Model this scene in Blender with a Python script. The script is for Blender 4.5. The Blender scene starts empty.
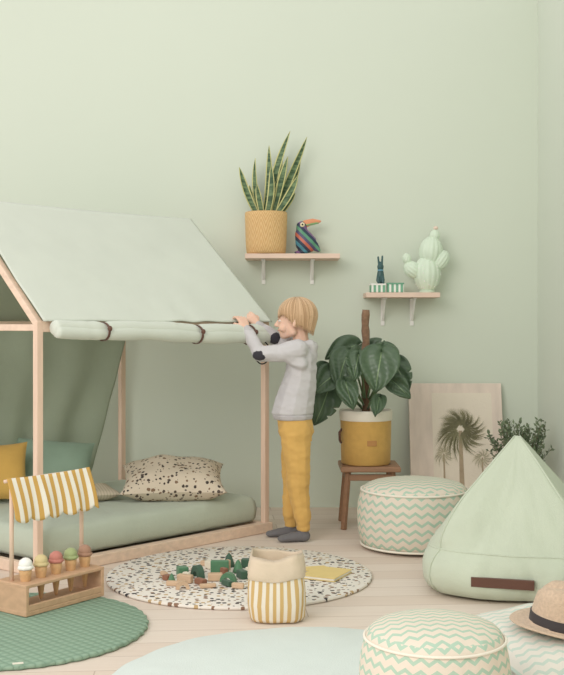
import bpy, bmesh, math, random
from mathutils import Vector, Matrix, noise
R = random.Random(7)
sc = bpy.context.scene
sc.view_settings.view_transform = 'Standard'
V = Vector

# ---------------------------------------------------------------- materials
def lin(c):
    out = []
    for v in c:
        v = v / 255.0
        out.append(v / 12.92 if v <= 0.04045 else ((v + 0.055) / 1.055) ** 2.4)
    return (out[0], out[1], out[2], 1.0)

def newmat(name, rough=0.8):
    m = bpy.data.materials.new(name)
    m.use_nodes = True
    nt = m.node_tree
    b = nt.nodes['Principled BSDF']
    b.inputs['Roughness'].default_value = rough
    b.inputs['Specular IOR Level'].default_value = 0.25
    return m, nt, b

def MA(nt, op, a, b=None, c=None):
    n = nt.nodes.new('ShaderNodeMath')
    n.operation = op
    for i, v in enumerate((a, b, c)):
        if v is None:
            continue
        if isinstance(v, (int, float)):
            n.inputs[i].default_value = v
        else:
            nt.links.new(v, n.inputs[i])
    return n.outputs[0]

def MIX(nt, f, a, b):
    n = nt.nodes.new('ShaderNodeMix')
    n.data_type = 'RGBA'
    for idx, v in ((0, f), (6, a), (7, b)):
        if isinstance(v, (int, float, tuple)):
            n.inputs[idx].default_value = v
        else:
            nt.links.new(v, n.inputs[idx])
    return n.outputs[2]

def noise_f(nt, vec, scale, detail=3):
    n = nt.nodes.new('ShaderNodeTexNoise')
    n.inputs['Scale'].default_value = scale
    n.inputs['Detail'].default_value = detail
    nt.links.new(vec, n.inputs['Vector'])
    return n.outputs['Fac']

def bump(nt, b, h, strength, dist=0.01):
    n = nt.nodes.new('ShaderNodeBump')
    n.inputs['Strength'].default_value = strength
    n.inputs['Distance'].default_value = dist
    nt.links.new(h, n.inputs['Height'])
    nt.links.new(n.outputs[0], b.inputs['Normal'])

def shade(c, k):
    return tuple(max(0, min(255, v * k)) for v in c)

def cloth(name, c, var=0.06, scale=14, fine=350, rough=0.9, bs=0.25, wr=0.0):
    m, nt, b = newmat(name, rough)
    tc = nt.nodes.new('ShaderNodeTexCoord').outputs['Object']
    f = noise_f(nt, tc, scale)
    col = MIX(nt, f, lin(shade(c, 1 - var)), lin(shade(c, 1 + var)))
    nt.links.new(col, b.inputs['Base Color'])
    h = noise_f(nt, tc, fine, 2)
    if wr > 0:
        h = MA(nt, 'ADD', MA(nt, 'MULTIPLY', h, 0.25), MA(nt, 'MULTIPLY', noise_f(nt, tc, 12, 3), wr))
    if bs > 0:
        bump(nt, b, h, bs, 0.006 if wr == 0 else 0.014)
    b.inputs['Sheen Weight'].default_value = 0.15
    return m

def plain(name, c, rough=0.5, var=0.03):
    return cloth(name, c, var, 20, 80, rough, 0.05)

def wood(name, c, rough=0.5, ax=0, sc_=18):
    m, nt, b = newmat(name, rough)
    tc = nt.nodes.new('ShaderNodeTexCoord').outputs['Object']
    mp = nt.nodes.new('ShaderNodeMapping')
    s = [sc_, sc_, sc_]
    s[ax] = 1.5
    mp.inputs['Scale'].default_value = s
    nt.links.new(tc, mp.inputs['Vector'])
    f = noise_f(nt, mp.outputs[0], 2.5, 6)
    col = MIX(nt, f, lin(shade(c, 0.88)), lin(shade(c, 1.08)))
    nt.links.new(col, b.inputs['Base Color'])
    bump(nt, b, f, 0.08, 0.002)
    return m

def stripes_uv(name, c1, c2, n, ratio=0.5):
    m, nt, b = newmat(name, 0.9)
    t = nt.nodes.new('ShaderNodeTexCoord')
    s = nt.nodes.new('ShaderNodeSeparateXYZ')
    nt.links.new(t.outputs['UV'], s.inputs[0])
    f = MA(nt, 'LESS_THAN', MA(nt, 'FRACT', MA(nt, 'MULTIPLY', s.outputs[0], n)), ratio)
    nt.links.new(MIX(nt, f, lin(c1), lin(c2)), b.inputs['Base Color'])
    bump(nt, b, noise_f(nt, t.outputs['Object'], 300, 2), 0.2, 0.004)
    return m

def zigzag(name, c1, c2, p, amp, n, wl):
    m, nt, b = newmat(name, 0.9)
    t = nt.nodes.new('ShaderNodeTexCoord')
    g = nt.nodes.new('ShaderNodeNewGeometry')
    so = nt.nodes.new('ShaderNodeSeparateXYZ'); nt.links.new(t.outputs['Object'], so.inputs[0])
    su = nt.nodes.new('ShaderNodeSeparateXYZ'); nt.links.new(t.outputs['UV'], su.inputs[0])
    sn = nt.nodes.new('ShaderNodeSeparateXYZ'); nt.links.new(g.outputs['Normal'], sn.inputs[0])
    zz1 = MA(nt, 'PINGPONG', MA(nt, 'MULTIPLY', su.outputs[0], n), 0.5)
    s1 = MA(nt, 'FRACT', MA(nt, 'DIVIDE', MA(nt, 'MULTIPLY_ADD', zz1, 2 * amp, so.outputs[2]), p))
    zz2 = MA(nt, 'PINGPONG', MA(nt, 'DIVIDE', MA(nt, 'ADD', so.outputs[0], 5), wl), 0.5)
    s2 = MA(nt, 'FRACT', MA(nt, 'DIVIDE', MA(nt, 'ADD', MA(nt, 'MULTIPLY_ADD', zz2, 2 * amp, so.outputs[1]), 5), p))
    top = MA(nt, 'GREATER_THAN', sn.outputs[2], 0.72)
    s = MA(nt, 'ADD', MA(nt, 'MULTIPLY', s2, top), MA(nt, 'MULTIPLY', s1, MA(nt, 'SUBTRACT', 1.0, top)))
    f = MA(nt, 'LESS_THAN', s, 0.36)
    nt.links.new(MIX(nt, f, lin(c1), lin(c2)), b.inputs['Base Color'])
    bump(nt, b, noise_f(nt, t.outputs['Object'], 25, 4), 0.3, 0.012)
    return m

def spots(name, base, cols, scale, rad, thr=0.35, flat=True):
    m, nt, b = newmat(name, 0.9)
    t = nt.nodes.new('ShaderNodeTexCoord')
    nz = nt.nodes.new('ShaderNodeTexNoise'); nz.inputs['Scale'].default_value = scale * 1.3
    nt.links.new(t.outputs['Object'], nz.inputs['Vector'])
    add = nt.nodes.new('ShaderNodeVectorMath'); add.operation = 'MULTIPLY_ADD'
    nt.links.new(nz.outputs['Color'], add.inputs[0])
    add.inputs[1].default_value = (0.5 / scale,) * 3
    nt.links.new(t.outputs['Object'], add.inputs[2])
    v = nt.nodes.new('ShaderNodeTexVoronoi')
    if flat:
        v.voronoi_dimensions = '2D'
    v.inputs['Scale'].default_value = scale
    nt.links.new(add.outputs[0], v.inputs['Vector'])
    s = nt.nodes.new('ShaderNodeSeparateXYZ'); nt.links.new(v.outputs['Color'], s.inputs[0])
    r = MA(nt, 'MULTIPLY', s.outputs[0], rad)
    f = MA(nt, 'MULTIPLY', MA(nt, 'LESS_THAN', v.outputs['Distance'], MA(nt, 'ADD', r, rad * 0.35)),
           MA(nt, 'GREATER_THAN', s.outputs[1], thr))
    ramp = nt.nodes.new('ShaderNodeValToRGB')
    ramp.color_ramp.interpolation = 'CONSTANT'
    e = ramp.color_ramp.elements
    e[0].color = lin(cols[0]); e[0].position = 0
    e[1].color = lin(cols[1]); e[1].position = 1.0 / len(cols)
    for i in range(2, len(cols)):
        x = e.new(i / len(cols)); x.color = lin(cols[i])
    nt.links.new(s.outputs[2], ramp.inputs[0])
    nt.links.new(MIX(nt, f, lin(base), ramp.outputs[0]), b.inputs['Base Color'])
    bump(nt, b, noise_f(nt, t.outputs['Object'], 200, 2), 0.2, 0.004)
    return m

# ---------------------------------------------------------------- mesh utils
def link(o):
    sc.collection.objects.link(o)
    return o

def empty(name, loc):
    e = bpy.data.objects.new(name, None)
    e.empty_display_size = 0.05
    e.location = loc
    return link(e)

def mk(name, verts, faces, mat, parent=None, origin=(0, 0, 0), smooth=True, uvs=None, fm=None):
    o3 = V(origin)
    me = bpy.data.meshes.new(name)
    me.from_pydata([tuple(V(v) - o3) for v in verts], [], faces)
    mats = mat if isinstance(mat, (list, tuple)) else [mat]
    for m in mats:
        me.materials.append(m)
    if fm:
        for p, i in zip(me.polygons, fm):
            p.material_index = i
    if smooth:
        for p in me.polygons:
            p.use_smooth = True
    if uvs:
        ul = me.uv_layers.new(name='UVMap')
        for p in me.polygons:
            for li, vi in zip(p.loop_indices, p.vertices):
                ul.data[li].uv = uvs[vi]
    me.update()
    ob = bpy.data.objects.new(name, me)
    if parent:
        ob.parent = parent
        ob.location = o3 - parent.location
    else:
        ob.location = o3
    return link(ob)

def bevel(o, w, seg=2):
    md = o.modifiers.new('bevel', 'BEVEL'); md.width = w; md.segments = seg
    md.limit_method = 'ANGLE'
    return o

def solid(o, t, off=0):
    md = o.modifiers.new('solid', 'SOLIDIFY'); md.thickness = t; md.offset = off
    return o

def box(name, c, s, mat, parent=None, rz=0, bv=0.003, M=None):
    hx, hy, hz = s[0] / 2, s[1] / 2, s[2] / 2
    vs = [V((x, y, z)) for x in (-hx, hx) for y in (-hy, hy) for z in (-hz, hz)]
    rot = M if M else Matrix.Rotation(rz, 3, 'Z')
    vs = [rot @ v + V(c) for v in vs]
    fs = [(0, 1, 3, 2), (4, 6, 7, 5), (0, 4, 5, 1), (2, 3, 7, 6), (0, 2, 6, 4), (1, 5, 7, 3)]
    o = mk(name, vs, fs, mat, parent, origin=c, smooth=False)
    if bv:
        bevel(o, bv)
    return o

def beam(name, p0, p1, w, h, mat, parent=None, bv=0.003):
    p0, p1 = V(p0), V(p1)
    d = (p1 - p0)
    L = d.length
    d.normalize()
    up = V((0, 0, 1)) if abs(d.z) < 0.95 else V((0.69, 0.73, 0))
    y = up.cross(d).normalized(); z = d.cross(y)
    M = Matrix((d, y, z)).transposed()
    return box(name, (p0 + p1) / 2, (L, w, h), mat, parent, bv=bv, M=M)

def tubegeo(pts, rad, seg=10, cap=True):
    pts = [V(p) for p in pts]
    n = len(pts)
    if isinstance(rad, (int, float)):
        rad = [rad] * n
    vs, fs = [], []
    ref = None
    for i, p in enumerate(pts):
        t = (pts[min(i + 1, n - 1)] - pts[max(i - 1, 0)])
        if t.length < 1e-9: t = V((0, 0, 1))
        t.normalize()
        if ref is None:
            a = V((0, 0, 1)) if abs(t.z) < 0.9 else V((1, 0, 0))
            ref = t.cross(a).normalized()
        else:
            ref = (ref - t * ref.dot(t)).normalized()
        b = t.cross(ref)
        for k in range(seg):
            an = 2 * math.pi * k / seg
            vs.append(p + (ref * math.cos(an) + b * math.sin(an)) * rad[i])
    for i in range(n - 1):
        for k in range(seg):
            k2 = (k + 1) % seg
            fs.append((i * seg + k, i * seg + k2, (i + 1) * seg + k2, (i + 1) * seg + k))
    if cap:
        fs.append(tuple(range(seg - 1, -1, -1)))
        fs.append(tuple((n - 1) * seg + k for k in range(seg)))
    return vs, fs

def tube(name, pts, rad, mat, parent=None, seg=10):
    vs, fs = tubegeo(pts, rad, seg)
    return mk(name, vs, fs, mat, parent, origin=tuple(V(pts[0])))

def lathe(name, prof, c, mat, parent=None, seg=64, sq=None, fn=None, M=None):
    vs, fs, uv = [], [], []
    L = len(prof)
    for i, (r, z) in enumerate(prof):
        for k in range(seg + 1):
            a = 2 * math.pi * k / seg
            ca, sa = math.cos(a), math.sin(a)
            rr = r
            if sq:
                rr = r / ((abs(ca) ** sq + abs(sa) ** sq) ** (1 / sq))
            v = V((rr * ca, rr * sa, z))
            if fn:
                v = fn(v, a, i / (L - 1))
            if M:
                v = M @ v
            vs.append(v + V(c)); uv.append((k / seg, i / (L - 1)))
    w = seg + 1
    for i in range(L - 1):
        for k in range(seg):
            fs.append((i * w + k, i * w + k + 1, (i + 1) * w + k + 1, (i + 1) * w + k))
    return mk(name, vs, fs, mat, parent, origin=c, uvs=uv)

def grid(name, fn, nu, nv, mat, parent=None, origin=(0, 0, 0), th=0.0):
    vs, uv, fs = [], [], []
    for j in range(nv + 1):
        for i in range(nu + 1):
            vs.append(V(fn(i / nu, j / nv))); uv.append((i / nu, j / nv))
    for j in range(nv):
        for i in range(nu):
            a = j * (nu + 1) + i
            fs.append((a, a + 1, a + nu + 2, a + nu + 1))
    o = mk(name, vs, fs, mat, parent, origin=origin, uvs=uv)
    if th:
        solid(o, th)
    return o

def merge(parts):
    vs, fs = [], []
    for v, f in parts:
        b = len(vs)
        vs += list(v)
        fs += [tuple(i + b for i in q) for q in f]
    return vs, fs

_ico = None
def ico():
    global _ico
    if _ico is None:
        bm = bmesh.new(); bmesh.ops.create_icosphere(bm, subdivisions=2, radius=1)
        _ico = ([v.co.copy() for v in bm.verts], [tuple(v.index for v in f.verts) for f in bm.faces])
        bm.free()
    return _ico

def ball(c, r, M=None):
    if isinstance(r, (int, float)): r = (r, r, r)
    vs = [V((v.x * r[0], v.y * r[1], v.z * r[2])) for v in ico()[0]]
    if M: vs = [M @ v for v in vs]
    return [v + V(c) for v in vs], ico()[1]

def hull(*blobs):
    bm = bmesh.new()
    for b in blobs:
        for v in ball(*b)[0]:
            bm.verts.new(v)
    ret = bmesh.ops.convex_hull(bm, input=list(bm.verts))
    dead = set(g for g in (ret['geom_interior'] + ret['geom_unused']) if isinstance(g, bmesh.types.BMVert))
    bmesh.ops.delete(bm, geom=list(dead), context='VERTS')
    bm.verts.index_update()
    out = ([v.co.copy() for v in bm.verts], [tuple(v.index for v in f.verts) for f in bm.faces])
    bm.free()
    return out

def blend(name, parts, vox, smooth, mat, parent, origin, M=None, wrinkle=None):
    vs, fs = merge(parts)
    if M: vs = [M @ V(v) for v in vs]
    o = mk(name + '_tmp', vs, fs, mat, None, origin=(0, 0, 0))
    md = o.modifiers.new('r', 'REMESH'); md.mode = 'VOXEL'; md.voxel_size = vox
    if smooth:
        s = o.modifiers.new('s', 'SMOOTH'); s.iterations = smooth; s.factor = 0.5
    dg = bpy.context.evaluated_depsgraph_get()
    me = bpy.data.meshes.new_from_object(o.evaluated_get(dg))
    bpy.data.objects.remove(o)
    me.name = name
    if wrinkle:
        nrm = [v.normal.copy() for v in me.vertices]
        for v, n_ in zip(me.vertices, nrm):
            v.co += n_ * wrinkle(v.co)
    me.transform(Matrix.Translation(-V(origin)))
    me.materials.clear(); me.materials.append(mat)
    for p in me.polygons: p.use_smooth = True; p.material_index = 0
    ob = bpy.data.objects.new(name, me)
    ob.parent = parent
    ob.location = V(origin) - (parent.location if parent else V((0, 0, 0)))
    return link(ob)

def pillow(name, w, h, t, mat, M, parent=None, n=28, pinch=0.1, seed=0):
    vs, uv, fs = [], [], []
    for side in (1, -1):
        for j in range(n + 1):
            for i in range(n + 1):
                u, v = 2 * i / n - 1, 2 * j / n - 1
                e = max(0, (1 - abs(u) ** 2.6)) ** 0.55 * max(0, (1 - abs(v) ** 2.6)) ** 0.55
                x = w / 2 * u * (1 - pinch * (1 - v * v) * abs(u))
                y = h / 2 * v * (1 - pinch * (1 - u * u) * abs(v))
                z = side * t / 2 * e
                z += 0.016 * e * noise.noise(V((x * 9 + seed, y * 9, side * 3 + seed)))
                vs.append(M @ V((x, y, z))); uv.append((i / n, j / n))
    b = (n + 1) ** 2
    for j in range(n):
        for i in range(n):
            a = j * (n + 1) + i
            fs.append((a, a + 1, a + n + 2, a + n + 1))
            fs.append((b + a, b + a + n + 1, b + a + n + 2, b + a + 1))
    return mk(name, vs, fs, mat, parent, origin=tuple(M.translation), uvs=uv)

def TRS(loc, rx=0, ry=0, rz=0):
    return Matrix.Translation(loc) @ Matrix.Rotation(rz, 4, 'Z') @ Matrix.Rotation(ry, 4, 'Y') @ Matrix.Rotation(rx, 4, 'X')

# ---------------------------------------------------------------- palette
m_wall = cloth('wall_paint', (210, 217, 202), 0.010, 1.2, 120, 0.95, 0.0)
m_woodpale = wood('pale_wood', (228, 200, 178), 0.55, 2)
m_woodrail = wood('pale_wood_rail', (228, 202, 180), 0.55, 0)
m_woodstand = wood('toy_wood', (202, 166, 134), 0.5, 0)
m_woodstool = wood('stool_wood', (158, 122, 96), 0.5, 0)
m_shelf = wood('shelf_wood', (230, 204, 186), 0.55, 0)
m_white = plain('white_metal', (240, 238, 234), 0.4)
m_canvas = cloth('tent_canvas', (208, 213, 201), 0.02, 6, 400, 0.95, 0.3, 0.45)
m_canvas_shaded = cloth('tent_canvas_shaded', (164, 174, 154), 0.05, 5, 400, 0.95, 0.35, 0.7)  # darker copy of the canvas; shade inside the tent is put into its colour
m_leather = plain('brown_leather', (100, 70, 58), 0.5)
m_black = plain('black_cord', (36, 36, 36), 0.6)
m_sheet = cloth('bed_sheet', (184, 192, 175), 0.03, 8, 300, 0.95, 0.4, 0.9)
m_mustard = cloth('mustard_cloth', (204, 164, 88), 0.05, 14, 300)
m_teal = cloth('sage_cushion', (142, 164, 146), 0.05, 14, 300)
m_cream = cloth('cream_cloth', (232, 225, 210), 0.03, 14, 300)

# ---------------------------------------------------------------- room
WY, WX = 5.80, 1.36
box('wall_back', (-1.22, WY + 0.05, 1.5), (5.36, 0.1, 3.0), m_wall, bv=0)
box('wall_right', (WX + 0.05, 3.4, 1.5), (0.1, 4.8, 3.0), m_wall, bv=0)

def floor_mat():
    m, nt, b = newmat('wood_floor', 0.55)
    t = nt.nodes.new('ShaderNodeTexCoord').outputs['Object']
    mp = nt.nodes.new('ShaderNodeMapping')
    mp.inputs['Rotation'].default_value = (0, 0, math.radians(-4))
    nt.links.new(t, mp.inputs['Vector'])
    br = nt.nodes.new('ShaderNodeTexBrick')
    br.inputs['Scale'].default_value = 1.0
    br.inputs['Brick Width'].default_value = 1.3
    br.inputs['Row Height'].default_value = 0.13
    br.inputs['Mortar Size'].default_value = 0.002
    br.inputs['Mortar Smooth'].default_value = 0.3
    br.inputs['Color1'].default_value = lin((232, 221, 210))
    br.inputs['Color2'].default_value = lin((218, 202, 188))
    br.inputs['Mortar'].default_value = lin((182, 164, 150))
    nt.links.new(mp.outputs[0], br.inputs['Vector'])
    mp2 = nt.nodes.new('ShaderNodeMapping')
    mp2.inputs['Scale'].default_value = (1.2, 22, 1)
    nt.links.new(t, mp2.inputs['Vector'])
    f = noise_f(nt, mp2.outputs[0], 3, 6)
    f2 = MA(nt, 'MULTIPLY', f, 0.55)
    col = MIX(nt, f2, br.outputs['Color'], lin((208, 188, 170)))
    nt.links.new(col, b.inputs['Base Color'])
    bump(nt, b, f, 0.06, 0.003)
    return m
box('floor', (-1.2, 3.4, -0.05), (5.4, 5.0, 0.1), floor_mat(), bv=0)

# ---------------------------------------------------------------- house bed
FL, FR = V((-0.939, 4.196, 0)), V((-0.080, 5.110, 0))
BL, BR = V((-1.699, 4.806, 0)), V((-0.840, 5.720, 0))
u = (FR - FL).normalized(); vv = (BL - FL).normalized()
EZ, RZ = 0.985, 1.475
bed = empty('house_bed', (-0.9, 4.95, 0))
def at(p, z): return V((p.x, p.y, z))
for nme, p in (('post_1', FL), ('post_2', FR), ('post_3', BL), ('post_4', BR)):
    beam(nme, at(p, 0.0), at(p, EZ), 0.029, 0.029, m_woodpale, bed)
def rail(nme, a, b, z, w=0.028, h=0.045):
    beam(nme, at(a, z), at(b, z), w, h, m_woodrail, bed)
rail('rail_front', FL + u * -0.03, FR + u * 0.03, 0.0235, 0.045)
rail('rail_back', BL, BR, 0.0235)
rail('rail_left', FL, BL, 0.0235)
rail('rail_right', FR, BR, 0.0235)
rail('eave_front', FL, FR, EZ - 0.02)
rail('eave_back', BL, BR, EZ - 0.02)
rail('gable_left_tie', FL, BL, EZ - 0.025, 0.025, 0.026)
rail('gable_right_tie', FR, BR, EZ - 0.02)
RL, RR = (FL + BL) / 2, (FR + BR) / 2
beam('ridge', at(RL, RZ - 0.02), at(RR, RZ - 0.02), 0.03, 0.035, m_woodrail, bed)
for nme, a, b in (('rafter_1', FL, RL), ('rafter_2', BL, RL), ('rafter_3', FR, RR), ('rafter_4', BR, RR)):
    beam(nme, at(a, EZ - 0.01), at(b, RZ - 0.02), 0.028, 0.028, m_woodrail, bed)

out = -vv
def roof(side):
    ea, eb = (FL, FR) if side == 0 else (BL, BR)
    o_ = out if side == 0 else -out
    A = at(ea + o_ * 0.035, EZ + 0.0); B = at(eb + o_ * 0.035 + u * 0.008, EZ + 0.0)
    C = at(RL, RZ + 0.022); D = at(RR + u * 0.008, RZ + 0.022)
    def fn(s, t):
        e = A.lerp(B, s); r = C.lerp(D, s)
        p = e.lerp(r, t)
        k = math.sin(math.pi * t)
        mid = math.sin(math.pi * s)
        dz = -0.018 * k * mid
        dz += 0.012 * k * noise.noise(V((s * 3, t * 2.5, side * 7)))
        dz += 0.005 * k * noise.noise(V(((s + t * 0.6) * 8, t * 3, 4 + side)))
        dz += 0.003 * math.sin(s * 30 + 5 * noise.noise(V((s * 3, t * 3, 0)))) * (1 - t) ** 3 * mid
        dz -= 0.006 * mid * (t > 0.97)
        p += V((0, 0, dz))
        return p
    return fn
grid('roof_front_canvas', roof(0), 100, 60, m_canvas, bed, th=0.004)
grid('roof_back_canvas', roof(1), 40, 24, m_canvas_shaded, bed, th=0.004)
# rolled-up side panel along the front eave
pts, rads = [], []
N = 110
straps = [0.2, 0.63, 0.90]
for i in range(N + 1):
    s = i / N
    p = FL.lerp(FR, s * 0.93 + 0.02) + out * 0.058
    z = 0.960 - 0.032 * s - 0.003 * math.sin(s * 12)
    near = min(abs(s - q) for q in straps)
    rr = 0.031 + 0.012 * s + 0.003 * noise.noise(V((s * 9, 1, 2))) + 0.0012 * noise.noise(V((s * 40, 1, 2))) - 0.006 * math.exp(-(near / 0.015) ** 2)
    if i in (0, N): rr *= 0.8
    pts.append(at(p, z)); rads.append(rr)
ro = tube('rolled_canvas', pts, rads, m_canvas, bed, 24)
tube('roll_fold', [p + V((0.012, -0.010, -0.016)) for i, p in enumerate(pts)], [r * (0.80 + 0.03 * math.sin(i * 0.25)) for i, r in enumerate(rads)], m_canvas, bed, 18)
for i, q in enumerate(straps):
    k = int(q * N)
    c = pts[k] + V((0.005, -0.004, -0.008)); r = rads[k] + 0.009
    ring = [c + V((0, 0, 1)) * (r * math.cos(a)) + out * (r * math.sin(a)) for a in [2 * math.pi * j / 24 for j in range(25)]]
    vs, fs = [], []
    for j, p in enumerate(ring):
        vs += [p - u * 0.005, p + u * 0.005]
        if j: fs.append((2 * j - 2, 2 * j - 1, 2 * j + 1, 2 * j))
    solid(mk('strap_%d' % (i + 1), vs, fs, m_leather, bed, origin=tuple(c)), 0.003)
    b_ = c + out * (r + 0.002) + V((0, 0, 0.012))
    mk('button_%d' % (i + 1), *ball(b_, (0.010, 0.010, 0.012)), m_leather, bed, origin=tuple(b_))
# loose cord hanging from the last tie
k = int(0.96 * N)
c = pts[k] + out * 0.03
lp = [c + V((-0.034 * math.sin(a), 0, -0.088 + 0.052 * math.cos(a))) for a in [2 * math.pi * j / 24 for j in range(25)]]
tube('tie_loop', lp, 0.0034, m_black, bed, 6)
# hanging back curtain
def curtain(s, t):
    end = 1.0 - 0.22 * t
    p = BL.lerp(BR, s * end)
    inn = 0.045 + 0.016 * math.sin(s * 26 + 2 * t) * (0.3 + t) + 0.02 * t + 0.008 * noise.noise(V((s * 8, t * 5, 1)))
    p = p + out * inn
    return at(p, EZ - 0.03 - t * 0.77)
grid('back_curtain', curtain, 90, 40, m_canvas_shaded, bed, th=0.003)
def curt2(s, t):
    p = BL.lerp(FL, 0.04 + s * (0.30 - 0.15 * t)) + u * (0.05 + 0.02 * math.sin(s * 20))
    return at(p, EZ - 0.03 - t * 0.77)
grid('side_curtain', curt2, 24, 16, m_canvas_shaded, bed, th=0.003)

# mattress
def mattress():
    vs, fs = [], []
    L, W = (FR - FL).length, (BL - FL).length
    prof = [(0.012, 0.05), (0.0, 0.065), (-0.004, 0.11), (0.002, 0.15), (0.014, 0.166), (0.04, 0.172), (0.12, 0.175), (0.2, 0.175), (0.3, 0.176), (0.45, 0.176)]
    seg = 200
    for ins, z in prof:
        a0, a1, b0, b1 = 0.030 + ins, L - 0.030 - ins, 0.030 + ins, W - 0.040 - ins
        if a1 - a0 < 0.02 : a0 = a1 = L / 2
        if b1 - b0 < 0.02: b0 = b1 = W / 2
        for k in range(seg):
            t = 4 * k / seg
            e = int(t); f = t - e
            cx = [(a0, b0), (a1, b0), (a1, b1), (a0, b1), (a0, b0)]
            a = cx[e][0] + (cx[e + 1][0] - cx[e][0]) * f
            b = cx[e][1] + (cx[e + 1][1] - cx[e][1]) * f
            p = FL + u * a + vv * b
            w = (0.008 * noise.noise(V((a * 9, b * 9, z * 6))) + 0.004 * noise.noise(V((a * 24, b * 24, z * 20)))) * (1 if z > 0.06 else 0)
            vs.append(at(p, z + w))
    for i in range(len(prof) - 1):
        for k in range(seg):
            k2 = (k + 1) % seg
            fs.append((i * seg + k, i * seg + k2, (i + 1) * seg + k2, (i + 1) * seg + k))
    fs.append(tuple((len(prof) - 1) * seg + k for k in range(seg)))
    fs.append(tuple(range(seg - 1, -1, -1)))
    return mk('mattress', vs, fs, m_sheet, bed)
mattress()

# pillows on bed
m_leo = spots('spotted_print', (208, 194, 174), [(88, 76, 68), (72, 64, 60), (128, 104, 84)], 58, 0.38, 0.25, False)
pillow('spotted_pillow', 0.48, 0.36, 0.17, m_leo, TRS((-0.500, 5.02, 0.262), math.radians(14), 0, math.radians(6)), seed=3)
m_strp = stripes_uv('ticking_stripe', (196, 184, 164), (178, 166, 144), 16, 0.3)
pillow('linen_pillow', 0.22, 0.24, 0.06, m_strp, TRS((-0.865, 4.96, 0.210), 0, 0, math.radians(24)), seed=9)
pillow('sage_pillow', 0.38, 0.30, 0.13, m_teal, TRS((-1.08, 5.15, 0.300), math.radians(52), math.radians(6), math.radians(14)), seed=5)
pillow('mustard_pillow', 0.30, 0.28, 0.12, m_mustard, TRS((-1.29, 4.89, 0.31), math.radians(64), 0, math.radians(18)), seed=6)

# ---------------------------------------------------------------- rugs
m_terr = spots('terrazzo_print', (228, 222, 212), [(84, 76, 74), (66, 62, 62), (140, 110, 90), (188, 160, 118)], 42, 0.31, 0.10)
def rug(name, c, r, mat, h=0.012, fn=None):
    return lathe(name, [(r - 0.006, 0.0), (r, 0.003), (r, h - 0.003), (r - 0.006, h), (r * 0.5, h), (0.0001, h)], (c[0], c[1], 0.0005), mat, seg=128, fn=fn)
rug('terrazzo_round_rug', (-0.164, 4.21), 0.510, m_terr)

def quilt():
    m, nt, b = newmat('quilted_green', 0.9)
    t = nt.nodes.new('ShaderNodeTexCoord').outputs['Object']
    mp = nt.nodes.new('ShaderNodeMapping'); mp.inputs['Scale'].default_value = (26, 26, 26)
    nt.links.new(t, mp.inputs[0])
    s = nt.nodes.new('ShaderNodeSeparateXYZ'); nt.links.new(mp.outputs[0], s.inputs[0])
    a = MA(nt, 'PINGPONG', MA(nt, 'ADD', s.outputs[0], s.outputs[1]), 0.5)
    c = MA(nt, 'PINGPONG', MA(nt, 'SUBTRACT', s.outputs[0], s.outputs[1]), 0.5)
    h = MA(nt, 'POWER', MA(nt, 'MULTIPLY', MA(nt, 'MULTIPLY', a, c), 4.0), 0.4)
    nt.links.new(MIX(nt, h, lin((124, 150, 130)), lin((150, 174, 152))), b.inputs['Base Color'])
    bump(nt, b, h, 0.6, 0.008)
    return m
def scal(v, a, t):
    k = 1 + 0.008 * math.cos(a * 44)
    return V((v.x * k, v.y * k, v.z))
rug('quilted_round_rug', (-0.860, 3.47), 0.43, quilt(), 0.014, scal)
box('fabric_label', (-0.745, 3.075, 0.0157), (0.03, 0.012, 0.002), m_cream, rz=0.3, bv=0)
m_blue = cloth('pale_blue_mat', (212, 221, 216), 0.02, 7, 200, 0.95, 0.35, 0.6)
def wavy(v, a, t):
    k = 1 + 0.006 * math.sin(a * 9) + 0.004 * math.sin(a * 23)
    return V((v.x * k, v.y * k, v.z))
rug('pale_blue_play_mat', (0.09, 2.905), 0.565, m_blue, 0.010, wavy)

# ---------------------------------------------------------------- poufs
def pouf(name, c, Rr, H, mat, z0=0.0):
    e = empty(name, (c[0], c[1], z0))
    prof = [(0.0001, 0.001), (Rr * 0.8, 0.001), (Rr * 0.92, H * 0.05), (Rr * 0.985, H * 0.2), (Rr, H * 0.42), (Rr * 0.985, H * 0.62),
            (Rr * 0.95, H * 0.78), (Rr * 0.90, H * 0.865), (Rr * 0.86, H * 0.90), (Rr * 0.75, H * 0.945), (Rr * 0.5, H * 0.985), (Rr * 0.25, H * 1.0), (0.0001, H)]
    def fn(v, a, t):
        k = 1 + 0.022 * noise.noise(V((math.cos(a) * 3, math.sin(a) * 3, t * 6))) + 0.008 * noise.noise(V((math.cos(a) * 12, math.sin(a) * 12, t * 9)))
        return V((v.x * k, v.y * k, v.z))
    o = lathe('cushion', prof, (c[0], c[1], z0), mat, e, 96, fn=fn)
    sd = o.modifiers.new('s', 'SUBSURF'); sd.levels = 1; sd.render_levels = 1
    for nm, rr, z in (('piping_top', Rr * 0.925, H * 0.84), ('piping_bottom', Rr * 0.93, H * 0.06)):
        tube(nm, [(c[0] + rr * math.cos(a), c[1] + rr * math.sin(a), z0 + z) for a in [2 * math.pi * j / 72 for j in range(73)]], 0.005 * Rr / 0.25, m_cream, e, 8)
    return e
mint, crm = (172, 196, 176), (220, 208, 192)
pouf('zigzag_pouf', (0.580, 4.77), 0.252, 0.300, zigzag('zigzag_large', crm, mint, 0.036, 0.018, 30, 0.052))
pouf('zigzag_pouf', (0.350, 2.50), 0.174, 0.290, zigzag('zigzag_small', crm, mint, 0.026, 0.012, 30, 0.034), 0.012)

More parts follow.
